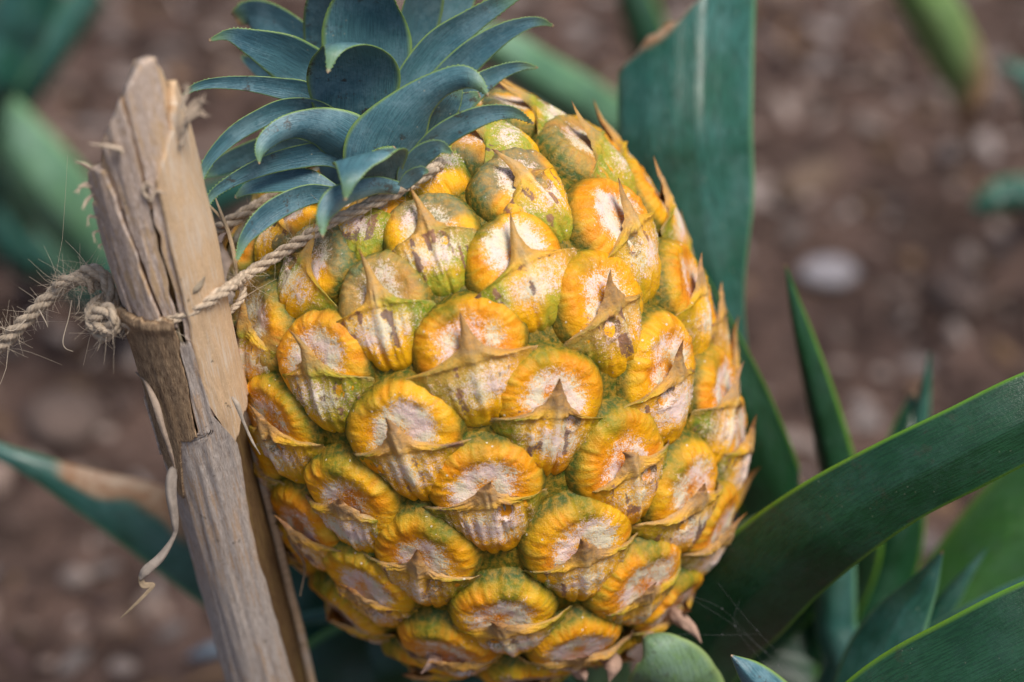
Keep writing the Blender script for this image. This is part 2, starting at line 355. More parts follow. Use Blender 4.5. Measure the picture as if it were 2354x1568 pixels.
    Pw=place(i,u*mm*sz,v*mm*sz,h*mm*sz,rot)
    n1=fbm(X,170,41); n2=fbm(X,80,51,2)
    c=mixc(YE,OR,np.clip(.45+(n1-.5)*2-top*.5,0,1))
    c=mixc(c,YE*1.05,sst(.1,.3,t)*.35+0*s); c=mixc(c,CRM,sst(.42,.58,t+.30*(n1-.5)+.05*stri)*(1-.7*sst(.3,.85,edge))*.5)
    eg=rg.uniform(.3,1.0)
    c=mixc(c,c*.62,np.clip(sst(.08,.38,-stri)*sst(.1,.3,t)*.45,0,1)); c=mixc(c,np.array([.78,.56,.26]),np.clip(np.exp(-(uu/.9)**2)*sst(.2,.4,t)*.7,0,1))
    gr=sst(.40,.85,edge+.5*(n2-.45))*(1-sst(.55,.63,t))*sst(.10,.3,t)*eg
    c=mixc(c,GR*rg.uniform(.5,1.2),np.clip(gr*1.15,0,.9))
    gb=(1-sst(.0,.16,t+.1*(n2-.5)))*rg.uniform(.1,.7); c=mixc(c,GR,np.clip(gb,0,.8))
    c=mixc(c,np.array([.26,.33,.03]),np.clip(top*sst(.40,.58,n2)*.9*(1-sst(.62,.7,t)),0,1))
    ed=np.maximum(sst(.590,.635,t+.05*(n1-.5)),sst(.80,.96,edge+.3*(n1-.5))*sst(.46,.54,t)*.9)*np.clip(.5+n2,0,1)*(1-top*.35*(1-sst(.9,1,t))); tan=TEA*rg.uniform(.6,1.0)
    c=mixc(c,tan,np.clip(ed*.9,0,1)); c=mixc(c,np.array([.22,.10,.055])+np.array([.12,.12,0])*top,np.clip(sst(.64,.80,t+.1*(n1-.5))*rg.uniform(.45,.95)*(1-.6*top),0,1)+0*s); c=mixc(c,np.array([.13,.055,.03]),sst(.86,1,t)*.9+0*s)
    sg_=rg.choice([-1,1,1]); lobe=np.exp(-((s*sg_-.78)/.2)**2)*np.exp(-((t-.44)/.10)**2)*rg.choice([0,.9,1])
    c=mixc(c,np.array([.15,.24,.012]),np.clip(lobe*1.2,0,.95))
    c=mixc(c,DG,np.clip(sst(.72,.9,edge+.2*(n2-.5))*(1-sst(.40,.5,t))*.8+(1-sst(.03,.10,t+.04*(n2-.5)))*.9,0,.92)+0*s)
    if rg.random()<.14: c=mixc(c,BRN*.9,np.clip(sst(.3,.6,t+.4*(n2-.5))*.5,0,1)+0*s)
    if pit: c=mixc(c,np.array([.20,.22,.15]),pin); c=mixc(c,np.array([.17,.085,.055]),prim)
    pwd=-.0+(.66+.30*rg.random())*np.exp(-((t-.40)/.16)**2)*(1-.8*edge**1.5)+.5*(n1-.5)+.25*stri-sst(.60,.68,t)*.5
    brn=.08+.62*sst(.50,.62,vn(Xs,.75,61))*sst(.46,.62,fbm(X,260,63))*1.4*sst(.15,.3,t)*(1-sst(.55,.62,t))*rg.uniform(.3,1.2)+.38*np.exp(-((t-.575)/.06)**2)*sst(.4,.6,n2+.3*s*rg.choice([-1,1]))*(1-top*.6)
    return Pw,grid_faces(nt,ns),dict(pig=np.clip(c,0,1),powder=pwd+0*s,brown=brn+0*s)
face=[ (fnorm(EYE[i][None])[0]@nrm(VIEW-EYE[i])) for i in range(NE)]
order=sorted([i for i in range(NE) if i>=4],key=lambda i:-face[i])
front=set(order[:100]); BACKB=MB();BACKC=MB()
for i in order:
    rg=np.random.default_rng(1000+i); vis=face[i]>-.15
    Pw,f,at,sz,rot=berry(i,34 if vis else 14,168 if vis else 40,rg)
    Pb,fb,ab=bract(i,76 if vis else 30,45 if vis else 17,sz,rot,rg)
    if i in front:
        o=MB().add(f2w(Pw),f,**at).build('fruitlet',M_EYE,pine)
        b=MB().add(f2w(Pb),fb,**ab).build('bract',M_EYE,None)
        b.data.transform(__import__('mathutils').Matrix.Translation(-Vector(ROOTS[pine.name]))); b.parent=o; b.location=(0,0,0)
    else: BACKB.add(f2w(Pw),f,**at); BACKC.add(f2w(Pb),fb,**ab)
if BACKB.n:
    o=BACKB.build('fruitlet',M_EYE,pine); o['kind']='stuff'; BACKC.build('bract',M_EYE,pine)['kind']='stuff'
# flesh body under the fruitlets
a=np.linspace(.02,np.pi-.02,60)[:,None]; b=np.linspace(0,2*np.pi,90,endpoint=False)[None,:]
q=fsurf(stk([np.sin(a)*np.cos(b),np.sin(a)*np.sin(b),np.cos(a)+0*b],-1)*.05); q=q-fnorm(q)*.0040
MB().add(f2w(q),grid_faces(60,90,True),pig=GR*.38,powder=-1,brown=.1).build('rind_body',M_EYE,pine)
# ------------------------------------------------------------------ leaves
def ribbon(mb,pts,n=70,ns=15,side=None,roll=0.0,cup=.18,edgew=.10,teeth=0.0,dry=None,tipdry=.04,wob=.0,fold=0.0,seed=0,thick=.0006,mapf=None,drymask=None,greentip=0,prof=None):
    """pts rows: px,py,depth(m),width(px). side: fixed camera-space side vector or None for perpendicular in view"""
    pts=np.asarray(pts,float); n=int(n)
    C=cr(pts,n); C[:,3]=np.maximum(C[:,3],.6)
    c3=stk([(C[:,0]-W/2)/F*C[:,2],-(C[:,1]-H/2)/F*C[:,2],-C[:,2]],-1)
    hw=C[:,3]/F*C[:,2]/2
    T=nrm(np.gradient(c3,axis=0)); view=nrm(c3)
    if side is None:
        perp=nrm(np.cross(T,view)); rl=np.radians(np.interp(np.linspace(0,1,n),np.linspace(0,1,len(np.atleast_1d(roll))),np.atleast_1d(roll)))[:,None]
        nn=nrm(np.cross(perp,T)); S=perp*np.cos(rl)+nn*np.sin(rl); hw=hw/np.maximum(np.cos(rl[:,0]),.3)
    else:
        S=np.broadcast_to(nrm(np.array(side,float)),(n,3)); S=nrm(S-T*(S*T).sum(1,keepdims=True)*.5)
    Nn=nrm(np.cross(S,T))
    s=np.linspace(-1,1,ns)[None,:]; tt=np.linspace(0,1,n)[:,None]
    rs=np.random.default_rng(seed)
    cumL=np.r_[0,np.cumsum(np.linalg.norm(np.diff(c3,axis=0),axis=1))]
    hwv=hw[:,None]*np.ones_like(s)
    if teeth>0:
        tv=((np.arange(n)%3)==0)*teeth*rs.uniform(.1,1.4,n)*sst(.35,.85,tt[:,0])*1.4
        hwv=hwv+(np.abs(s)>.99)*tv[:,None]
    off=cup*hw[:,None]*(s**2-.35)*2+fold*hw[:,None]*np.abs(s)
    if prof: off=off+prof(s)*hw[:,None]
    nz=(vn(stk([s*1.5+0*tt,tt*5+0*s,0*s*tt+seed*3.7],-1),1.3,2)-.5)*wob*hw[:,None]
    v=c3[:,None]+S[:,None]*(s*hwv)[...,None]+Nn[:,None]*(off+nz)[...,None]
    edge=sst(1-edgew,1-edgew*.35,np.abs(s))*np.ones_like(tt); 
    edge=np.maximum(edge,greentip*sst(.70,1,tt)*np.ones_like(s))
    dr=sst(1-tipdry,1,tt)*np.ones_like(s)*(tipdry>0)
    if drymask is not None: dr=np.maximum(dr,drymask(tt,s,v))
    su=(s*hw[:,None]*1000*.06+seed*5); sv=(cumL[:,None]*3+0*s)
    # closed blade: upper and lower skin joined round the rim
    th=thick*(1-.75*s**2)*np.clip(hw[:,None]/.003,.15,1)
    lo=v-Nn[:,None]*th[...,None]
    at=dict(edge=edge,dry=dr,su=su+0*tt,sv=sv)
    vv=np.concatenate([v.reshape(-1,3),lo.reshape(-1,3)]); k=n*ns
    f=[grid_faces(n,ns),grid_faces(n,ns,off=k)[:,::-1]]
    i=np.arange(n-1); f.append(stk([i*ns,(i+1)*ns,(i+1)*ns+k,i*ns+k],-1)); j=i*ns+ns-1; f.append(stk([j+ns,j,j+k,j+ns+k],-1))
    if mapf: vv=mapf(vv)
    mb.add(cam(vv),np.concatenate(f),**{a_:np.tile(b_.reshape(-1),2) for a_,b_ in at.items()})
POLE=FC+FZ*FHH; DP=-POLE[2]
def K(cx_,cy_): return 387.2+.3869*cx_, .3869*cy_
def crown_leaf(rows,label=None,**kw):
    out=[]
    for (a,b,dz,w) in rows:
        x,y=K(a,b); d=DP+dz*mm
        out.append((x,y,d,w*.3869*(1.0 if 'side' in kw else 1.28)))
    sg_=kw.pop('sgn',1); kw['cup']=kw.get('cup',.18)*.5*sg_; kw.setdefault('fold',.0 if 'side' in kw else .08*sg_); kw['greentip']=.55; kw.setdefault('teeth',.00024); kw.setdefault('n',90); kw.setdefault('ns',17)
    mb=MB(); ribbon(mb,out,**kw); o=mb.build('crown_leaf',M_CROWN,pine)
    if label: o['label']=label
    return o
CL=[
 # back leaves
 dict(rows=[(900,420,14,120),(800,260,16,170),(620,130,20,170),(480,80,24,120),(395,110,26,60)],roll=25,sgn=-1,seed=1,tipdry=.12),
 dict(rows=[(900,560,16,60),(700,470,18,110),(560,400,22,100),(470,360,24,40),(430,330,26,8)],roll=30,sgn=-1,seed=2),
 dict(rows=[(960,420,12,160),(940,250,10,200),(960,80,4,230),(1000,-90,-4,200),(1040,-300,-12,60)],roll=12,sgn=-1,seed=3),
 dict(rows=[(1440,460,12,100),(1440,300,10,140),(1470,100,6,190),(1500,-80,0,160),(1530,-300,-8,40)],roll=-40,sgn=-1,seed=4,cup=.3),
 dict(rows=[(1500,460,18,90),(1560,300,16,150),(1640,100,14,190),(1730,-60,12,150),(1850,-250,8,30)],roll=-30,sgn=-1,seed=5),
 dict(rows=[(1200,520,4,300),(1190,350,2,400),(1180,170,-1,410),(1190,10,-6,330),(1220,-130,-14,180),(1260,-260,-22,20)],roll=5,sgn=-1,seed=6,cup=.22),
 dict(rows=[(1050,520,2,200),(850,420,0,230),(680,320,-4,215),(500,245,-8,130),(360,205,-10,56),(240,240,-11,8)],roll=20,sgn=-1,seed=7,cup=.2,n=110),
 dict(rows=[(1380,620,0,130),(1450,470,-2,170),(1600,270,-4,165),(1780,130,-6,120),(1960,20,-8,80),(2150,-70,-9,20)],roll=-25,sgn=-1,seed=8,cup=.28),
 dict(rows=[(1520,640,2,120),(1640,480,0,150),(1800,320,-2,140),(1970,200,-3,100),(2110,140,-3,62),(2210,128,-2,36),(2290,155,-1,6)],roll=-25,sgn=-1,seed=9,cup=.22,n=110),
 dict(rows=[(1560,760,0,120),(1700,620,-2,140),(1840,500,-3,110),(1970,425,-3,70),(2090,392,-2,42),(2195,402,0,6)],roll=-25,sgn=-1,seed=10,cup=.25,n=100),
 dict(rows=[(1540,800,-6,120),(1640,660,-8,140),(1760,600,-9,90),(1850,560,-9,30)],roll=-20,sgn=-1,seed=11),
 dict(rows=[(880,880,6,60),(650,860,8,110),(430,930,10,110),(280,1000,11,70),(200,1055,11,8)],roll=28,sgn=-1,seed=12,tipdry=.0),
 dict(rows=[(1000,1140,-14,50),(820,1080,-14,110),(620,1080,-13,110),(480,1120,-12,60),(395,1175,-11,8)],roll=-25,sgn=-1,seed=13),
 # middle leaves
 dict(rows=[(1000,700,-6,120),(830,560,-9,120),(650,515,-11,95),(450,490,-13,68),(260,492,-15,48),(140,525,-16,30),(72,582,-17,6)],roll=20,sgn=-1,seed=14,cup=.3,n=110),
 dict(rows=[(1090,790,-10,360),(1092,640,-13,470),(1100,480,-17,560),(1095,370,-22,520),(1075,300,-28,400),(1030,268,-33,230),(980,310,-37,100),(946,435,-38,6)],side=(1,.02,.05),seed=15,cup=.05,n=120,ns=25,label='broad blue-grey crown leaf with its pale tip folded forward'),
 dict(rows=[(1010,740,-10,130),(860,650,-12,110),(690,640,-13,95),(540,700,-14,90),(390,790,-15,80),(260,920,-16,56),(195,1040,-16,34),(190,1135,-16,6)],roll=25,sgn=-1,seed=16,cup=.3,n=110),
 dict(rows=[(1540,900,-12,90),(1590,740,-15,120),(1670,610,-18,95),(1740,500,-20,20)],roll=-30,sgn=-1,seed=17),
 dict(rows=[(1480,960,-14,120),(1490,800,-15,190),(1500,650,-14,190),(1540,540,-14,80),(1570,480,-14,10)],roll=-12,seed=18),
 dict(rows=[(1150,960,-16,200),(1060,840,-19,250),(930,765,-22,190),(790,745,-25,130),(670,775,-27,105),(580,840,-29,80),(545,900,-30,45),(540,975,-30,6)],roll=22,seed=19,cup=.25,n=120,ns=21),
 dict(rows=[(1250,1020,-18,330),(1290,880,-20,360),(1370,740,-23,290),(1470,610,-26,190),(1600,510,-29,130),(1740,460,-31,110),(1830,490,-32,70),(1900,572,-32,6)],roll=-14,seed=20,cup=.18,n=120,ns=21,label='long crown leaf arching right to a brown point'),
 dict(rows=[(1110,990,-14,70),(940,910,-16,110),(740,930,-18,105),(540,990,-19,84),(360,1080,-20,56),(250,1170,-20,34),(214,1285,-20,6)],roll=24,sgn=-1,seed=21,cup=.3,n=110),
 dict(rows=[(1400,1060,-18,70),(1490,930,-23,100),(1620,800,-27,112),(1780,710,-29,104),(1930,665,-29,78),(2060,670,-28,50),(2170,735,-27,6)],roll=-28,sgn=-1,seed=22,cup=.25,n=110),
 dict(rows=[(1390,1090,-26,60),(1430,1000,-29,100),(1510,910,-32,100),(1610,870,-34,66),(1690,912,-34,6)],roll=-25,sgn=-1,seed=23,cup=.25),
 dict(rows=[(1390,1110,-30,50),(1440,1050,-32,70),(1500,1015,-34,50),(1548,1022,-34,6)],roll=-25,sgn=-1,seed=24,cup=.25),
 dict(rows=[(1010,1150,-20,60),(840,1150,-23,95),(680,1210,-26,105),(550,1300,-28,96),(450,1420,-30,56),(402,1560,-31,6)],roll=24,sgn=-1,seed=25,cup=.25,n=110),
 dict(rows=[(1370,1120,-30,60),(1240,1105,-33,84),(1100,1140,-36,95),(990,1190,-39,110),(925,1280,-41,70),(917,1412,-42,6)],roll=20,seed=26,cup=.2,n=110),
 dict(rows=[(1240,1130,-26,230),(1240,1030,-30,310),(1215,945,-36,430),(1165,930,-42,400),(1115,985,-45,240),(1075,1080,-48,100),(1050,1192,-48,6)],side=(.97,.22,0),seed=27,cup=.05,n=110,ns=23,label='short front crown leaf bent down into a green point'),
 dict(rows=[(1230,1180,-20,200),(1280,1100,-24,240),(1330,1000,-25,240),(1400,920,-26,120)],roll=-10,seed=28),
]
for d in CL: crown_leaf(**d)
mb=MB(); tube(mb,[cam(POLE-FZ*.004),cam(POLE+FZ*.004),cam(POLE+FZ*.008)],[.017,.013,.002],20,edge=0,dry=0,su=0,sv=0)
mb.build('crown_core',M_CROWN,pine)
# ------------------------------------------------------------------ host plant
base_cam=FC-FZ*.06; BW=cam(base_cam); PLANT=np.array([BW[0]+.02,BW[1]+.01,0.0])
plant=root('pineapple_plant',PLANT); tag(plant,'pineapple plant with long dark green arching leaves carrying the orange fruit','plant')
def w2px(p):
    d=np.asarray(p)-CO; x,y,z=d@CX,d@CY,-(d@CZ); return x/z*F+W/2,-y/z*F+H/2,z
def bs(dx=0,dy=0,z=.06,w=120): # leaf base near the plant's stem
    x,y,d=w2px(PLANT+np.array([dx,dy,z])); return (x,y,d,w)
def leaf(mb_parent,rows,mat,name='leaf',label=None,dry=None,**kw):
    mb=MB(); kw.setdefault('thick',.0016); ribbon(mb,rows,**kw); o=mb.build(name,mat,mb_parent)
    if label: o['label']=label
    return o
# peduncle
x0=w2px(PLANT)
tube_m=MB(); st=[PLANT+np.array([0,0,-.01]),PLANT*.5+BW*.5+np.array([.01,0,-.02]),cam(FC-FZ*.068)]
tube(tube_m,cr(st,20),.013,16,edge=0,dry=0,su=0,sv=0); tube_m.build('fruit_stalk',M_OLIVE,plant)
HL=[
 # broad vertical leaf top right with cut tip
 dict(rows=[bs(.02,.03,.08,90),(1740,1150,.71,90),(1690,920,.69,90),(1650,745,.675,125),(1600,570,.668,245),(1577,420,.665,296),(1568,300,.662,304),(1570,100,.665,306),(1580,-150,.67,300),(1590,-400,.68,260)],mat=M_TEAL,cutA=True,prof=lambda s:.62*np.maximum(-.33-s,0)+.05*np.maximum(s-.35,0)+.008*np.cos(s*17+1),ns=31,n=160,fold=.0,cup=.12,edgew=.05,seed=31,roll=8,tipdry=0,label='broad blue green leaf with a torn brown diagonal top'),
 dict(rows=[bs(.0,.02,.1,100),(1840,1350,.70,150),(1790,1150,.672,165),(1720,950,.655,150),(1650,790,.65,130),(1560,600,.65,90),(1450,420,.655,40),(1400,330,.66,6)],mat=M_LEAF,seed=32,roll=-20,fold=.25),
 dict(rows=[bs(.04,.03,.09,80),(1960,1300,.70,95),(1918,1080,.685,86),(1880,920,.675,70),(1845,780,.668,46),(1820,680,.663,22),(1805,608,.66,3)],mat=M_LEAF,seed=33,roll=25,fold=.3,tipdry=.02),
 dict(rows=[bs(.05,.02,.08,60),(2090,1150,.72,70),(2108,1000,.715,50),(2125,900,.712,26),(2137,808,.71,3)],mat=M_TEAL,seed=34,roll=10,fold=.3,tipdry=.0),
 dict(rows=[(1585,1640,.66,130),(1640,1470,.640,240),(1760,1330,.618,240),(1900,1215,.600,222),(2060,1115,.590,200),(2220,1035,.585,196),(2400,945,.583,190),(2600,860,.585,150)],mat=M_LEAF,seed=35,roll=-15,fold=.22,cup=.0,n=110,ns=25,edgew=.07,label='long dark green leaf arching from under the fruit to the right'),
 dict(rows=[(1900,1800,.72,150),(2080,1560,.71,230),(2250,1330,.705,270),(2420,1130,.70,270),(2600,950,.70,200)],mat=M_LIME,seed=36,roll=15,fold=.15,edgew=.16,label='bright green broad leaf behind the arching leaf'),
 dict(rows=[(1850,1830,.60,220),(2060,1665,.583,290),(2260,1560,.572,310),(2460,1460,.568,300),(2700,1370,.57,240)],mat=M_LEAF,seed=37,roll=-8,fold=.12,cup=0,edgew=.05,ns=25),
 dict(rows=[(1900,1700,.655,120),(2090,1530,.65,110),(2220,1440,.648,90),(2360,1365,.647,80),(2500,1310,.65,50)],mat=M_TEAL,seed=38,roll=10,fold=.1),
 dict(rows=[(1960,1680,.65,150),(2010,1530,.645,160),(2065,1430,.64,130),(2120,1350,.637,70),(2167,1266,.635,4)],mat=M_TEAL,seed=39,roll=15,fold=.25,tipdry=.03,cup=0),
 dict(rows=[(2050,1600,.68,70),(2120,1460,.676,62),(2185,1370,.672,44),(2230,1310,.67,22),(2270,1260,.67,3)],mat=M_TEAL,seed=40,roll=15,fold=.3,tipdry=0),
 dict(rows=[bs(.03,.0,.07,120),(1960,1560,.72,130),(2030,1350,.715,150),(2060,1200,.71,150),(2090,1000,.715,80),(2100,900,.72,10)],mat=M_LEAF,seed=41,roll=-15,fold=.2),
 dict(rows=[bs(.02,.02,.06,80),(1905,1600,.70,100),(1915,1420,.69,95),(1920,1250,.69,80),(1925,1100,.69,40)],mat=M_TEAL,seed=42,roll=15,fold=.2),
 dict(rows=[bs(.01,.01,.06,120),(1840,1650,.74,160),(1840,1450,.73,150),(1830,1250,.73,120),(1820,1100,.74,50)],mat=M_LEAF,seed=43,roll=-20,fold=.2),
 dict(rows=[(1490,1800,.66,160),(1550,1640,.628,230),(1545,1560,.615,200),(1515,1500,.61,120),(1480,1462,.612,14)],mat=M_OLIVE,seed=44,roll=10,fold=.05,cup=.12),
 dict(rows=[(1850,1700,.60,110),(1780,1610,.592,90),(1725,1550,.588,60),(1680,1506,.587,4)],mat=M_CROWN,seed=45,roll=15,fold=.3),
 # left side
 dict(rows=[bs(-.02,.0,.06,110),(800,1500,.72,190),(560,1330,.715,210),(350,1200,.71,170),(190,1125,.705,100),(40,1055,.70,46),(-120,990,.70,30)],mat=M_TEAL,seed=46,roll=5,fold=.03,cup=.05,n=140,ns=31,label='drooping leaf with a dry torn patch beside the cane stake',drymask=lambda tt,s,v:dry_patch(tt,s,v)),
 dict(rows=[bs(-.02,.02,.08,120),(860,1500,.72,190),(760,1300,.715,150),(690,1160,.71,100),(630,1000,.71,60),(580,850,.715,10)],mat=M_LEAF,seed=47,roll=20,fold=.2),
 dict(rows=[bs(-.01,.0,.08,60),(1000,1400,.70,44),(840,1412,.69,46),(700,1428,.685,30),(600,1450,.685,8)],mat=M_TEAL,seed=48,roll=20,fold=.2),
 dict(rows=[bs(-.01,-.01,.05,140),(1050,1600,.69,240),(860,1560,.69,250),(700,1640,.69,200),(520,1800,.70,60)],mat=M_LEAF,seed=49,roll=20,fold=.2),
 dict(rows=[bs(-.0,-.01,.06,140),(1250,1640,.66,170),(1150,1580,.65,150),(1000,1610,.65,110),(850,1680,.65,50)],mat=M_TEAL,seed=50,roll=20,fold=.2),
 dict(rows=[bs(-.01,.02,.06,140),(960,1640,.75,220),(800,1450,.75,260),(720,1300,.75,200),(660,1150,.755,80)],mat=M_LEAF,seed=51,roll=-20,fold=.2),
 dict(rows=[bs(.01,.02,.05,160),(1700,1640,.73,260),(1760,1480,.73,240),(1800,1330,.735,140),(1830,1200,.74,30)],mat=M_LEAF,seed=52,roll=20,fold=.2),
 dict(rows=[(1700,1215,.66,20),(1745,1190,.655,16),(1790,1172,.655,8),(1850,1165,.66,3)],mat=M_OLIVE,seed=53,n=30),
]
def dry_patch(tt,s,v):
    x=v[...,0]; y=v[...,1]; d=-v[...,2]; px=x/d*F+W/2; n=fbm(v,60,5,2)
    band=sst(110,170,px)*(1-sst(380,470,px)); return np.clip(band*sst(.0,.35,-s+.9*(n-.5))*1.3,0,1)
def cut_top(vv):
    # diagonal break across the blade: squash everything beyond the break line down onto it
    px=vv[:,0]/-vv[:,2]*F+W/2; py=-vv[:,1]/-vv[:,2]*F+H/2
    L=155-(px-1420)*.855+8*np.sin(px*.045)+5*np.sin(px*.13)
    ny=np.maximum(py,L); vv=vv.copy(); vv[:,1]=-(ny-H/2)/F*(-vv[:,2]); return vv
def cut_dry(tt,s,v):
    px=v[...,0]/-v[...,2]*F+W/2; py=-v[...,1]/-v[...,2]*F+H/2; L=155-(px-1420)*.855
    return np.clip(1-sst(4,26,py-L+10*np.sin(px*.04)),0,1)
for d in HL:
    d=dict(d); rows=d.pop('rows'); mat=d.pop('mat')
    if d.pop('cutA',False): d['mapf']=cut_top; d['drymask']=cut_dry
    leaf(plant,rows,mat,**d)
# papery scale leaves hanging under the fruit
for (x,y,x2,y2,w) in [(1560,1420,1612,1478,34),(1500,1470,1560,1530,30),(1405,1520,1400,1568,44),(1330,1545,1345,1568,30),(1000,1515,968,1548,30)]:
    d=fcast(x,y)-.004
    o=MB(); ribbon(o,[(x-20,y-20,d+.004,w*.8),(x,y,d,w),((x+x2)/2+5,(y+y2)/2-3,d-.002,w*.7),(x2,y2,d-.001,3)],n=24,ns=9,cup=.3,wob=.6,seed=int(x),tipdry=0)
    o.a['pig']=[np.tile([.42,.27,.20,1],(o.n,1))]; o.build('dry_scale',M_DRY,plant)
# ------------------------------------------------------------------ cane stake
def sx(y): return 327+.258*(y-400)
def sdep(y): return .587+(y-850)*.0000815
A0=pc(sx(100),100,sdep(100)); A1=pc(sx(1750),1750,sdep(1750)); AX=nrm(A1-A0)
ex,ey,ez=cam(A1); 
SR_=nrm(np.cross(AX,[0,0,-1.0])); SF=nrm(np.cross(SR_,AX))
if SF[2]<0: SF=-SF
if SR_[0]<0: SR_=-SR_
def spt(y,psi,r): # y image row along the axis, psi degrees (0 faces the camera, + right)
    y=np.asarray(y,float); t=(y-100)/1650; # perspective-corrected position along the axis
    d0,d1=-A0[2],-A1[2]
    tp=(t*d0)/(d1+(d0-d1)*t)
    c=A0[None]+(A1-A0)[None]*np.asarray(tp).reshape(-1,1); c=c.reshape(y.shape+(3,))
    r=np.asarray(r)*np.interp(y,[100,600,850],[1.14,1.11,1.0]); ps=np.radians(psi); return c+(SR_*np.sin(ps)[...,None]+SF*np.cos(ps)[...,None])*np.asarray(r)[...,None]
g=cam(A1)-cam(A0); tg=(0-cam(A0)[2])/g[2]; SB=cam(A0)+g*tg
stake=root('cane_stake',SB); tag(stake,'split weathered cane stake with frayed top leaning at the left of the pineapple','stake')
tg+=.01; YB=100+1650*(tg*-A1[2]/((1-tg)*-A0[2]+tg*-A1[2]))
def topcut(psi): return np.interp(psi,[-110,-90,-60,-45,-30,0,20,40,55,70,90,120],[470,420,350,305,262,192,142,106,112,150,235,350])
def shell(mb,p0,p1,ytop,ybot,r0,th,n=120,m=28,rag=(0,0),swell=None,seed=0,bumpy=.00025,close=0):
    """curved strip of cane wall; p0,p1,(degrees) and ytop/ybot may be functions"""
    rs=np.random.default_rng(seed); j=np.linspace(0,1,m)[None,:]
    yl=np.linspace(0,1,n)[:,None]
    ps_mid=(p0(0.5) if callable(p0) else p0)*(1-j)+(p1(.5) if callable(p1) else p1)*j
    yt=ytop(ps_mid) if callable(ytop) else ytop+0*j; yb=ybot(ps_mid) if callable(ybot) else ybot+0*j
    jn=stk([j*m*.45,0*j,0*j+seed*1.3],-1)
    yt=yt+(vn(jn,1.0,seed)-.5)*rag[0]*2+(vn(jn,2.7,seed+3)-.5)*rag[0]; yb=yb+(vn(jn,1.0,seed+1)-.5)*rag[1]*2+(vn(jn,2.7,seed+4)-.5)*rag[1]
    y=yt*(1-yl)+yb*yl
    a=p0(y) if callable(p0) else p0+0*y; b=p1(y) if callable(p1) else p1+0*y
    en=stk([y*.03,0*y,0*y+seed*3.1],-1); a=a+(vn(en,1,seed+8)-.5)*5; b=b+(vn(en,1,seed+9)-.5)*5
    ps=a*(1-j)+b*j
    X=stk([ps*.09,y*.004,0*y+seed],-1); r=r0+(fbm(X,1.6,seed)-.5)*bumpy*4
    if swell: r=r+swell(y)
    o=spt(y,ps,r); i_=spt(y,ps,r-th)
    v=np.concatenate([o.reshape(-1,3),i_.reshape(-1,3)]); k=n*m
    f=[grid_faces(n,m),grid_faces(n,m,off=k)[:,::-1]]
    ii=np.arange(n-1); f.append(stk([ii*m,(ii+1)*m,(ii+1)*m+k,ii*m+k],-1)); q=ii*m+m-1; f.append(stk([q+m,q,q+k,q+m+k],-1))
    jj=np.arange(m-1); f.append(stk([jj+1,jj,jj+k,jj+1+k],-1)); q=jj+(n-1)*m; f.append(stk([q,q+1,q+1+k,q+k],-1))
    su=ps*.022+seed*7; sv=y*.0012+0*ps
    mb.add(cam(v),np.concatenate(f),su=np.tile((su+0*y).ravel(),2),sv=np.tile(sv.ravel(),2)); return mb
RS=.0112
shell(MB(),-180,180,lambda p:topcut(np.abs(p)*0+(-20))+160+0*p,YB,RS-.0026,.003,n=160,m=60,seed=1).build('inner_cane',M_CANE_IN,stake)
lin=lambda x0,y0,x1,y1:(lambda y:np.interp(y,[x0,x1],[y0,y1]))
# split wall strips of the top
shell(MB(),-100,lin(440,-60,670,-50),lambda p:445+0*p,690,RS,.002,seed=2,rag=(14,0),m=20).build('split_strip',M_CANE_LIL,stake)
shell(MB(),lin(300,-70,670,-44),lin(300,-34,670,-12),lambda p:np.maximum(topcut(p),330),690,RS-.0001,.0022,seed=3,rag=(16,0),m=20).build('split_strip',M_CANE_LIL,stake)
shell(MB(),lin(160,-32,670,-9),lin(160,8,670,6),topcut,690,RS-.0006,.0024,seed=4,rag=(3,0),m=18).build('split_strip',M_CANE_LIL,stake)
shell(MB(),lin(160,-100,420,-70),lin(160,78,420,60),lambda p:topcut(p)+4,420,RS-.0014,.0022,seed=14,rag=(3,6),m=24).build('split_strip',M_CANE_TAN,stake)
shell(MB(),lin(160,12,700,10),lin(160,55,700,40),topcut,lambda p:900+0*p,RS-.0003,.0022,seed=5,rag=(3,20),m=24).build('split_strip',M_CANE_LIL,stake)
shell(MB(),lin(200,24,700,16),120,lambda p:np.maximum(topcut(p),250+(60-p)*3),lambda p:np.interp(p,[12,40,60,120],[760,985,940,900]),RS+.0004,.002,n=160,seed=6,rag=(8,10),m=34).build('tan_sheath',M_CANE_TAN,stake)
shell(MB(),100,262,lambda p:np.interp(p,[100,180,262],[330,450,430]),YB,RS-.0002,.002,n=120,seed=7,m=34).build('back_wall',M_CANE_TAN,stake)
shell(MB(),-112,lin(660,4,945,-6),662,lambda p:np.interp(p,[-110,-40,-20,8],[880,1090,945,930]),RS+.0011,.0012,n=140,seed=8,rag=(7,6),m=60,swell=lambda y:.0007*np.exp(-((y-676)/14)**2)).build('striated_sheath',M_SHEATH,stake)
shell(MB(),lambda y:np.interp(y,[730,930,950,1000],[2,-4,-48,-120]),lambda y:np.interp(y,[730,900,980,1100,1240,1420,1600],[14,20,42,34,30,34,38]),725,YB,RS+.0006,.0013,n=260,seed=9,rag=(8,0),m=60,bumpy=.0004).build('grey_bark',M_BARK,stake)
shell(MB(),-112,-76,880,1010,RS+.0016,.0006,n=50,seed=10,rag=(18,20),m=10,bumpy=.0006).build('bark_flake',M_BARK,stake)
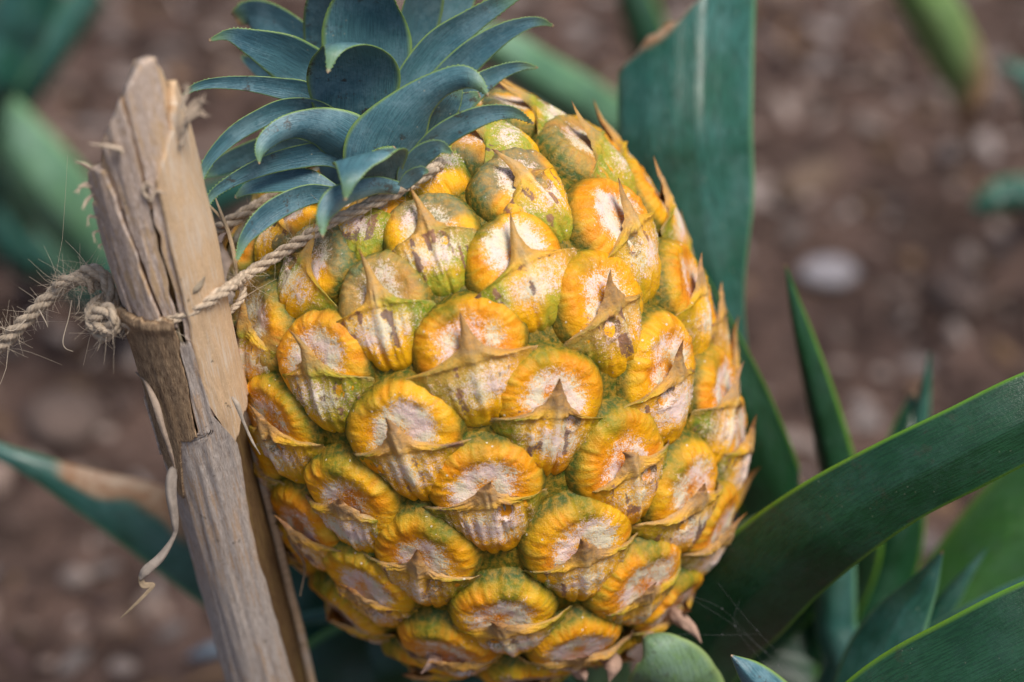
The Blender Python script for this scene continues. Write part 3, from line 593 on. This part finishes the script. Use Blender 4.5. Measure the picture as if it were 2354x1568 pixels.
# frayed fibres
def fib(mb,pts,w,seed=0,mat=None,pig=(.60,.46,.33)):
    c=cr([pc(*p) for p in pts],22); r=np.linspace(1,.15,22)*w*mm; tube(mb,cam(c),r,6,pig=np.array(pig))
fr=MB()
fd=lambda y:sdep(y)-.0165
for (pts,w) in [([(415,250),(432,205),(425,190)],1.0),([(425,262),(452,232),(478,238)],.8),([(428,270),(455,240),(470,215)],.6),([(430,280),(455,262),(480,270)],.7),([(420,300),(432,262),(458,250),(476,262)],.7),([(418,330),(430,290),(440,265)],1.4),([(424,285),(440,250),(450,225)],.8),
   ([(280,345),(245,335),(210,330)],1.3),([(282,352),(260,338),(230,335)],1.0),([(260,405),(240,388),(222,392)],1.0),([(258,440),(225,420),(190,424),(176,442)],1.3),([(262,438),(235,424),(205,428),(185,430)],1.1),([(215,445),(200,460),(192,480)],.6),([(222,500),(206,500),(202,520)],.6),([(228,530),(216,540),(220,558)],.5),([(212,388),(190,378),(170,372)],.5),([(240,560),(228,566),(238,575)],.4),([(338,455),(330,440),(338,425),(352,430)],1.2),([(345,460),(360,440),(375,450)],.9),([(340,520),(335,470),(342,440)],.9)]:
    n=len(pts); d=fd(pts[0][1]); off=.004 if pts[0][0]<270 or pts[0][0]>400 else -.0028
    for rep in range(3):
        j=RNG.normal(size=(n,2))*3.0*np.linspace(.4,1.3,n)[:,None]
        fib(fr,[(p[0]+j[k,0],p[1]+j[k,1],d+off-k*.001) for k,p in enumerate(pts)],w*.55*RNG.uniform(.5,1.1),pig=np.array([.56,.44,.33])*RNG.uniform(.8,1.25))
fr.build('frayed_fibres',M_TWINE,stake)
# peeling bark curl
def strip(rows,name,parent,pig,mat=M_DRY,**kw):
    o=MB(); kw.setdefault('n',60); kw.setdefault('ns',7); kw.setdefault('tipdry',0); kw.setdefault('thick',.0004); ribbon(o,rows,**kw); nn=o.n
    n1=fbm(np.concatenate(o.v),300,3)[:,None]; o.a={'pig':[np.c_[np.array(pig)*(.7+.6*n1),np.ones(nn)]]}; return o.build(name,mat,parent)
d0=.588
strip([(418,1072,d0,10),(398,1085,d0-.003,24),(393,1130,d0-.004,26),(402,1200,d0-.003,18),(400,1232,d0-.002,10),(370,1280,d0-.003,20),(335,1312,d0-.004,22),(322,1330,d0-.003,12)],'bark_curl',stake,(.27,.225,.19),wob=.8,cup=.3,seed=3,n=90)
strip([(322,1325,d0-.003,10),(330,1345,d0-.002,16),(352,1345,d0-.002,10),(335,1365,d0-.002,8),(300,1400,d0-.002,6),(278,1420,d0-.001,3)],'bark_curl',stake,(.27,.20,.13),wob=.8,seed=5)
strip([(312,855,.576,3),(335,880,.571,9),(358,930,.569,17),(374,985,.570,14),(392,1040,.573,10),(402,1075,.577,4)],'bark_curl',stake,(.33,.25,.19),wob=.7,cup=.3,seed=6)
strip([(533,912,.571,5),(545,930,.570,12),(560,970,.571,7),(580,1015,.572,6),(598,1045,.574,2)],'bark_curl',stake,(.36,.30,.24),wob=.7,seed=7)
strip([(405,700,.556,3),(410,760,.560,6),(425,800,.563,8),(450,845,.567,5),(462,872,.57,2)],'bark_curl',stake,(.50,.40,.26),seed=8)
strip([(400,700,.557,8),(430,680,.554,16),(455,655,.553,22),(472,632,.554,6)],'bark_curl',stake,(.34,.27,.19),wob=.6,cup=.4,seed=9)
strip([(560,1180,.60,10),(565,1130,.598,26),(560,1080,.597,40),(545,1020,.597,50),(525,960,.597,30)],'bark_curl',stake,(.26,.22,.2),wob=.5,seed=10)
strip([(625,1178,.61,3),(650,1200,.61,7),(672,1250,.61,8),(700,1300,.612,5),(690,1370,.613,2)],'bark_curl',stake,(.32,.22,.14),wob=.6,seed=12)
# papery husk between the stake and fruit
for rows,pg in [([(500,560,.600,30),(515,640,.598,60),(530,720,.597,46),(545,800,.60,20)],(.42,.33,.28)),([(480,470,.59,4),(520,520,.588,9),(540,600,.586,9),(545,660,.588,5)],(.46,.33,.2)),([(495,455,.589,3),(512,500,.588,8),(528,540,.588,8),(545,600,.587,4)],(.40,.30,.2)),([(490,770,.592,40),(535,840,.592,34),(540,900,.60,16)],(.36,.26,.22)),([(560,700,.597,10),(545,740,.595,24),(565,790,.596,16),(588,740,.597,5)],(.40,.28,.23))]:
    strip(rows,'dry_husk_strip',pine,pg,wob=.8,cup=.3,seed=int(rows[0][0]))
# ------------------------------------------------------------------ twine
tw=root('twine',cam(pc(225,700,.575))); tag(tw,'frayed beige jute twine knotted round the cane and looped below the crown','twine')
def rope(pts,w=1.9,turn=.0125,n=None,fuzz=5,strands=3,name='strand',amp=1.0):
    c=cr([pc(*p) for p in pts],400); L=np.r_[0,np.cumsum(np.linalg.norm(np.diff(c,axis=0),axis=1))]
    n=int(L[-1]/.00045)+8; s=np.linspace(0,L[-1],n); c=stk([np.interp(s,L,c[:,k]) for k in range(3)],-1)
    T=nrm(np.gradient(c,axis=0)); p=nrm(np.cross(T[0],[.2,.3,.9])); Ns=[]
    for k in range(n): p=p-T[k]*(p@T[k]); p=p/np.linalg.norm(p); Ns.append(p)
    Ns=np.array(Ns); B=np.cross(T,Ns); mb=MB(); R=w*mm*.5
    wv=1+.30*(vn(stk([s*180,0*s,0*s],-1),1,5)-.5)*2
    for k in range(strands):
        ph=s/turn*2*np.pi+k*2*np.pi/strands
        for q in range(4):
            pq=-s/.0045*2*np.pi+q*np.pi/2; a,b=R*.56,R*.27
            cc=c+(vn(stk([s*260,0*s+k,0*s+q]),1,7)-.5)[:,None]*B*R*.5+(Ns*np.cos(ph)[:,None]+B*np.sin(ph)[:,None])*(a*wv)[:,None]+(Ns*np.cos(ph*.0+pq)[:,None]+B*np.sin(pq)[:,None])*b
            col=np.array([.56,.44,.32])*RNG.uniform(.75,1.2)
            tube(mb,cam(cc),R*.34*(1+.2*RNG.random()),6,pig=col)
    ob=mb.build(name,M_TWINE,tw)
    # loose hairs
    hb=MB(); nh=int(L[-1]*1000*fuzz)
    for _ in range(nh):
        k=RNG.integers(0,n); d=nrm(RNG.normal(size=3)+T[k]*RNG.choice([-1,1])*1.3); p0=c[k]+d*R*.6; l=RNG.gamma(1.8,.95)*mm*amp
        bend=RNG.normal(size=3)*l*.6
        pts_=[p0,p0+d*l*.5+bend*.3,p0+d*l+bend]
        tube(hb,cam(cr(pts_,6)),np.linspace(.06,.02,6)*mm,4,pig=np.array([.60,.49,.37])*RNG.uniform(.8,1.2))
    return hb
hairs=[]
df=lambda x,y,o:fcast(x,y,.002)-o*mm
front_path=[(264,738,.570),(300,744,.5615),(360,742,.5572),(420,722,.5568),(470,696,.5570),(505,674,.5583),(535,655,.562),(570,630,.574)]+[(x,y,min(df(x,y,2.0),.60 if x<620 else 9)) for x,y in [(640,585),(700,548),(770,506),(840,474),(900,446),(950,420)]]+[(1000,385,df(1000,385,1.5)),(1038,352,DP+.002),(1030,330,DP+.012)]
hairs.append(rope(front_path,2.5,fuzz=6.0))
hairs.append(rope([(1030,330,DP+.012),(900,330,DP+.022),(760,370,DP+.018),(640,445,DP+.008),(560,492,.593),(500,528,.596),(440,560,.606),(360,640,.607),(290,690,.598),(255,705,.588)],2.8,fuzz=2))
hairs.append(rope([(-60,835,.590),(0,795,.585),(50,745,.580),(100,695,.576),(150,655,.574),(190,635,.572),(222,640,.571),(246,665,.573),(258,700,.575)],3.2,fuzz=9,amp=1.5))
# knot
hairs.append(rope([(262,705,.577),(235,690,.571),(212,715,.568),(220,745,.566),(255,752,.564),(275,730,.565),(268,700,.568),(245,685,.572)],3.3,fuzz=6,amp=1.3))
hairs.append(rope([(258,740,.574),(232,765,.571),(212,748,.569),(225,722,.564),(250,712,.562),(262,735,.562),(250,765,.566),(232,772,.571)],3.1,fuzz=6,amp=1.3))
hairs.append(rope([(190,640,.571),(205,622,.568),(235,632,.567),(250,660,.567),(262,700,.567),(270,728,.566)],3.1,fuzz=8,amp=1.5))
hairs.append(rope([(130,672,.575),(140,650,.571),(170,640,.569),(200,645,.569),(215,665,.571)],2.6,fuzz=14,amp=1.7))
hairs.append(rope([(545,650,.574),(560,672,.572),(545,700,.571),(520,722,.571),(500,735,.573)],1.6,turn=.005,fuzz=4))
hb=MB()
for h in hairs:
    for v,f in zip(h.v,h.f): hb.v.append(v); hb.f.append(f-f.min()+hb.n); hb.n+=len(v)
    hb.a.setdefault('pig',[]).extend(h.a['pig'])
for pts in [[(165,690),(158,730),(145,780),(150,800),(168,808)],[(180,680),(182,710),(172,725)],[(270,765),(262,775),(245,778)],[(285,752),(280,770),(282,782)],[(90,712),(105,740),(110,752)],[(60,735),(30,760),(0,752)]]:
    tube(hb,cam(cr([pc(x,y,.572) for x,y in pts],20)),np.linspace(.16,.06,20)*mm,5,pig=np.array([.55,.45,.34]))
hb.build('loose_fibres',M_TWINE,tw)
# ------------------------------------------------------------------ spider threads
web=MB()
for pts in [[(1580,1370,.60),(1690,1440,.605),(1790,1530,.61),(1830,1600,.615)],[(1555,1360,.60),(1660,1400,.603),(1760,1500,.61),(1900,1590,.62)],[(1650,1340,.605),(1740,1450,.607),(1850,1560,.61)],[(1560,1458,.60),(1660,1460,.604),(1740,1458,.607)],[(1700,1380,.607),(1690,1440,.606),(1760,1530,.611)]]:
    tube(web,cam(cr([pc(*p) for p in pts],24)),.000014,4,pig=np.array([.2,.2,.2]))
    for p in pts[1:-1]:
        q=cam(pc(*p)); tube(web,[q,q+np.array([0,0,.0004])],.00012,6,pig=np.array([.3,.3,.3]))
tag(web.build('spider_thread',M_TWINE,None,origin=cam(pc(1690,1440,.605))),'fine spider threads stretched between the fruit base and the dark leaf','web')
# ------------------------------------------------------------------ ground
gx=np.linspace(-.9,.9,260)[None,:]; gy=np.linspace(-.1,2.0,300)[:,None]
X=stk([gx+0*gy,gy+0*gx,0*gx*gy],-1)
z=(fbm(X,14,3,4)-.5)*.030+(fbm(X,60,9,3)-.5)*.014
edge=np.minimum(np.minimum(gx+.9,.9-gx)/.15,np.minimum(gy+.1,2.0-gy)/.15); z=z*np.clip(edge,0,1)-.004*(1-np.clip(edge,0,1))
X[...,2]=z
mb=MB().add(X,grid_faces(300,260))
o=mb.build('ground',M_SOIL,None); o['kind']='structure'
far=MB(); o4=[(-60,-60),(60,-60),(60,60),(-60,60)]; i4=[(-.9,-.1),(.9,-.1),(.9,2.0),(-.9,2.0)]
far.add([(x,y,-.004) for x,y in o4]+[(x,y,-.004) for x,y in i4],[[0,1,5,4],[1,2,6,5],[2,3,7,6],[3,0,4,7]])
o=far.build('ground',M_SOIL,None); o['kind']='structure'
ch=MB(); PAL=[(.33,.24,.20),(.22,.15,.12),(.42,.33,.29),(.12,.075,.06),(.28,.17,.10),(.36,.30,.28),(.08,.05,.045),(.18,.12,.10)]
def hgt(x,y): return float(np.interp(y,gy[:,0],z[:,min(259,max(0,int((x+.9)/1.8*259)))]))
for _ in range(8500):
    x=RNG.uniform(-.55,.55); y=RNG.uniform(.25,1.55); L=min(RNG.gamma(2.2,.0024)+.0015,.0095); lg=RNG.random()<.05; L=RNG.uniform(.012,.026) if lg else L; wd=L*(.09 if lg else RNG.uniform(.25,.75)); tk=min(wd,.012)*RNG.uniform(.2,.6)
    na=8; th=np.linspace(0,2*np.pi,na,endpoint=False); rr=RNG.uniform(.75,1.2,na)
    ring=stk([np.cos(th)*L*rr,np.sin(th)*wd*rr,0*th],-1)
    vs=np.concatenate([ring*.85+[0,0,-tk],ring+[0,0,0],ring*.7+[0,0,tk],[[0,0,tk*1.1]]])
    a,b=RNG.uniform(0,6.28),RNG.normal()*.3; ca,sa=math.cos(a),math.sin(a); cb,sb=math.cos(b),math.sin(b)
    Rm=np.array([[ca,-sa,0],[sa,ca,0],[0,0,1]])@np.array([[cb,0,sb],[0,1,0],[-sb,0,cb]])
    vs=vs@Rm.T+[x,y,hgt(x,y)+tk*.6+.001]
    f=grid_faces(3,na,True); i=np.arange(na); cap=stk([2*na+i,2*na+(i+1)%na,np.full(na,3*na),np.full(na,3*na)],-1)
    ch.add(vs,f,pig=np.array(PAL[RNG.integers(len(PAL))])*RNG.uniform(.35,.9)*(1.3 if lg else 1)); ch.f[-1]=ch.f[-1]
    ch.f.append(cap[:,:3]+ch.n-len(vs))
tag(ch.build('wood_mulch',M_CHIP,None,smooth=False),'brown wood chips and clods scattered over the soil','mulch',kind='stuff')
def ground_px(px,py,zz=.0):
    r=cam(pc(px,py,1.0))-CO; t=(zz-CO[2])/r[2]; return CO+r*t
def stone(px,py,rx,ry,rz,pig,label,rot=0):
    c=ground_px(px,py,rz*.6); a=np.linspace(.01,np.pi-.01,24)[:,None]; b=np.linspace(0,2*np.pi,36,endpoint=False)[None,:]
    q=stk([np.sin(a)*np.cos(b),np.sin(a)*np.sin(b),np.cos(a)+0*b],-1); q=q*(1+.25*(fbm(q,1.6,int(px),3)-.5))[...,None]*np.array([rx,ry,rz])
    ca,sa=math.cos(rot),math.sin(rot); q=q@np.array([[ca,sa,0],[-sa,ca,0],[0,0,1]])
    o=MB().add(q+c,grid_faces(24,36,True),pig=np.array(pig)).build('pebble',M_CHIP,None,origin=c); tag(o,label,'stone')
stone(1905,625,.0135,.010,.005,(.36,.33,.345),'pale white oval pebble on the brown mulch right of the fruit')
stone(1860,410,.020,.009,.006,(.16,.11,.08),'tan blunt stone above the white pebble',.7)
stone(2200,675,.012,.016,.008,(.14,.10,.085),'pinkish brown stone near the right edge of the mulch',.5)
stone(150,960,.017,.017,.010,(.14,.10,.085),'rounded pinkish stone on the mulch left of the stake')
stone(560,1390,.014,.01,.006,(.12,.08,.065),'small brown stone on the mulch at the foot of the stake')
# ------------------------------------------------------------------ other plants, out of focus
def bgplant(base,label,name='young_pineapple_plant'):
    o=root(name,base); return tag(o,label,'plant','pineapple plants growing behind the fruit')
g1=ground_px(60,560); p1=bgplant(g1,'blurred young plant with pale and dark green leaves behind the stake top')
def gb(g,z=.01,w=60,dx=0,dy=0): x,y,d=w2px(g+np.array([dx,dy,z])); return (x,y,d,w)
for rows,mat,rl in [([(330,700,1.06,100),(230,590,1.03,150),(110,440,1.0,165),(0,300,.99,140),(-120,150,.98,80)],M_PALE,20),
    ([(60,600,1.08,60),(-60,420,1.06,100),(0,270,1.05,120),(90,140,1.04,110),(220,-20,1.04,70)],M_TEAL,-15),
    ([(-60,260,.95,160),(20,80,.92,150),(90,-40,.91,120)],M_TEAL,10),
    ([(200,690,1.0,60),(330,600,.97,110),(470,480,.95,90),(600,420,.94,60),(700,380,.95,20)],M_TEAL,-20)]:
    leaf(p1,[gb(g1,.005,50)]+rows,mat,roll=rl,fold=.2,seed=int(rows[0][0])+60,tipdry=0,n=50,thick=.002)
g2=ground_px(1460,420); p2=bgplant(g2,'blurred teal plant whose leaves show between crown and broad leaf')
for rows,mat in [([(1450,330,.98,110),(1350,250,.93,120),(1240,180,.91,110),(1140,110,.90,90),(1040,80,.90,40)],M_PALE),([(1420,380,1.0,90),(1300,290,.96,90),(1200,240,.95,60)],M_TEAL),([(1480,300,1.0,60),(1500,150,.96,90),(1450,-20,.95,80),(1400,-150,.95,30)],M_LEAF)]:
    leaf(p2,[gb(g2,.005,50)]+rows,mat,roll=15,fold=.2,seed=int(rows[0][0])+60,tipdry=0,n=50,thick=.002)
g3=ground_px(2225,330); p3=bgplant(g3,'blurred lime green leaf with brown withered base at the upper right')
o=leaf(p3,[gb(g3,.0,20),(2222,270,1.02,50),(2215,190,.98,115),(2165,80,.95,125),(2110,-20,.93,115),(2040,-150,.92,60)],M_LIMEP,roll=15,fold=.2,seed=91,tipdry=0,n=60,thick=.002,drymask=lambda tt,s,v:1-sst(.25,.5,tt+.15*(s+0*tt)))
g4=ground_px(2420,470); p4=bgplant(g4,'blurred green leaf cut off by the right edge above the arching leaf')
leaf(p4,[gb(g4,.0,40),(2380,455,1.0,80),(2310,455,.98,80),(2240,480,.98,30)],M_TEAL,roll=15,fold=.2,seed=92,tipdry=0,n=40,thick=.002)
leaf(p4,[gb(g4,.0,40),(2400,300,1.0,60),(2360,190,.98,60),(2300,150,.98,20)],M_TEAL,roll=15,fold=.2,seed=93,tipdry=0,n=40,thick=.002)
g5=ground_px(520,1500); 
strip([(430,1512,.86,10),(470,1500,.85,30),(540,1480,.85,30),(620,1470,.86,12)],'dry_blade',None,(.30,.36,.40),seed=5)
bl=bpy.data.objects['dry_blade']; tag(bl,'fallen grey blue leaf blade on the mulch behind the foot of the stake','leaf')
# ------------------------------------------------------------------ camera, light, world
cd=bpy.data.cameras.new('camera'); co=bpy.data.objects.new('camera',cd); COL.objects.link(co); co.location=tuple(CO); co.rotation_euler=(math.pi/2-PITCH,0,0)
cd.lens=85; cd.sensor_width=36; cd.clip_start=.01; cd.clip_end=500; cd.dof.use_dof=True; cd.dof.focus_distance=.576; cd.dof.aperture_fstop=6.0; cd.dof.aperture_blades=0
scn.camera=co
w=bpy.data.worlds.new('World'); scn.world=w; w.use_nodes=True; nt=w.node_tree; nt.nodes.clear()
sky=nt.nodes.new('ShaderNodeTexSky'); sky.sky_type='NISHITA'; sky.sun_disc=False; sky.sun_elevation=R_(58); sky.sun_rotation=R_(-155); sky.air_density=1.0; sky.dust_density=2.5; sky.ozone_density=1.0
bg=nt.nodes.new('ShaderNodeBackground'); bg.inputs[1].default_value=.075; ow=nt.nodes.new('ShaderNodeOutputWorld'); nt.links.new(sky.outputs[0],bg.inputs[0]); nt.links.new(bg.outputs[0],ow.inputs[0])
sl=bpy.data.lights.new('sun','SUN'); sl.energy=2.5; sl.angle=R_(22); sl.color=(1,.95,.87); so=bpy.data.objects.new('sun',sl); COL.objects.link(so)
sd=Vector((.32,-.27,.90)).normalized(); so.rotation_euler=sd.to_track_quat('Z','Y').to_euler()
sky.sun_elevation=math.asin(sd.z); sky.sun_rotation=math.atan2(sd.x,sd.y)
scn.view_settings.view_transform='Standard'; scn.view_settings.look='None'; scn.view_settings.gamma=1; scn.view_settings.exposure=.56
scn.cycles.use_denoising=True
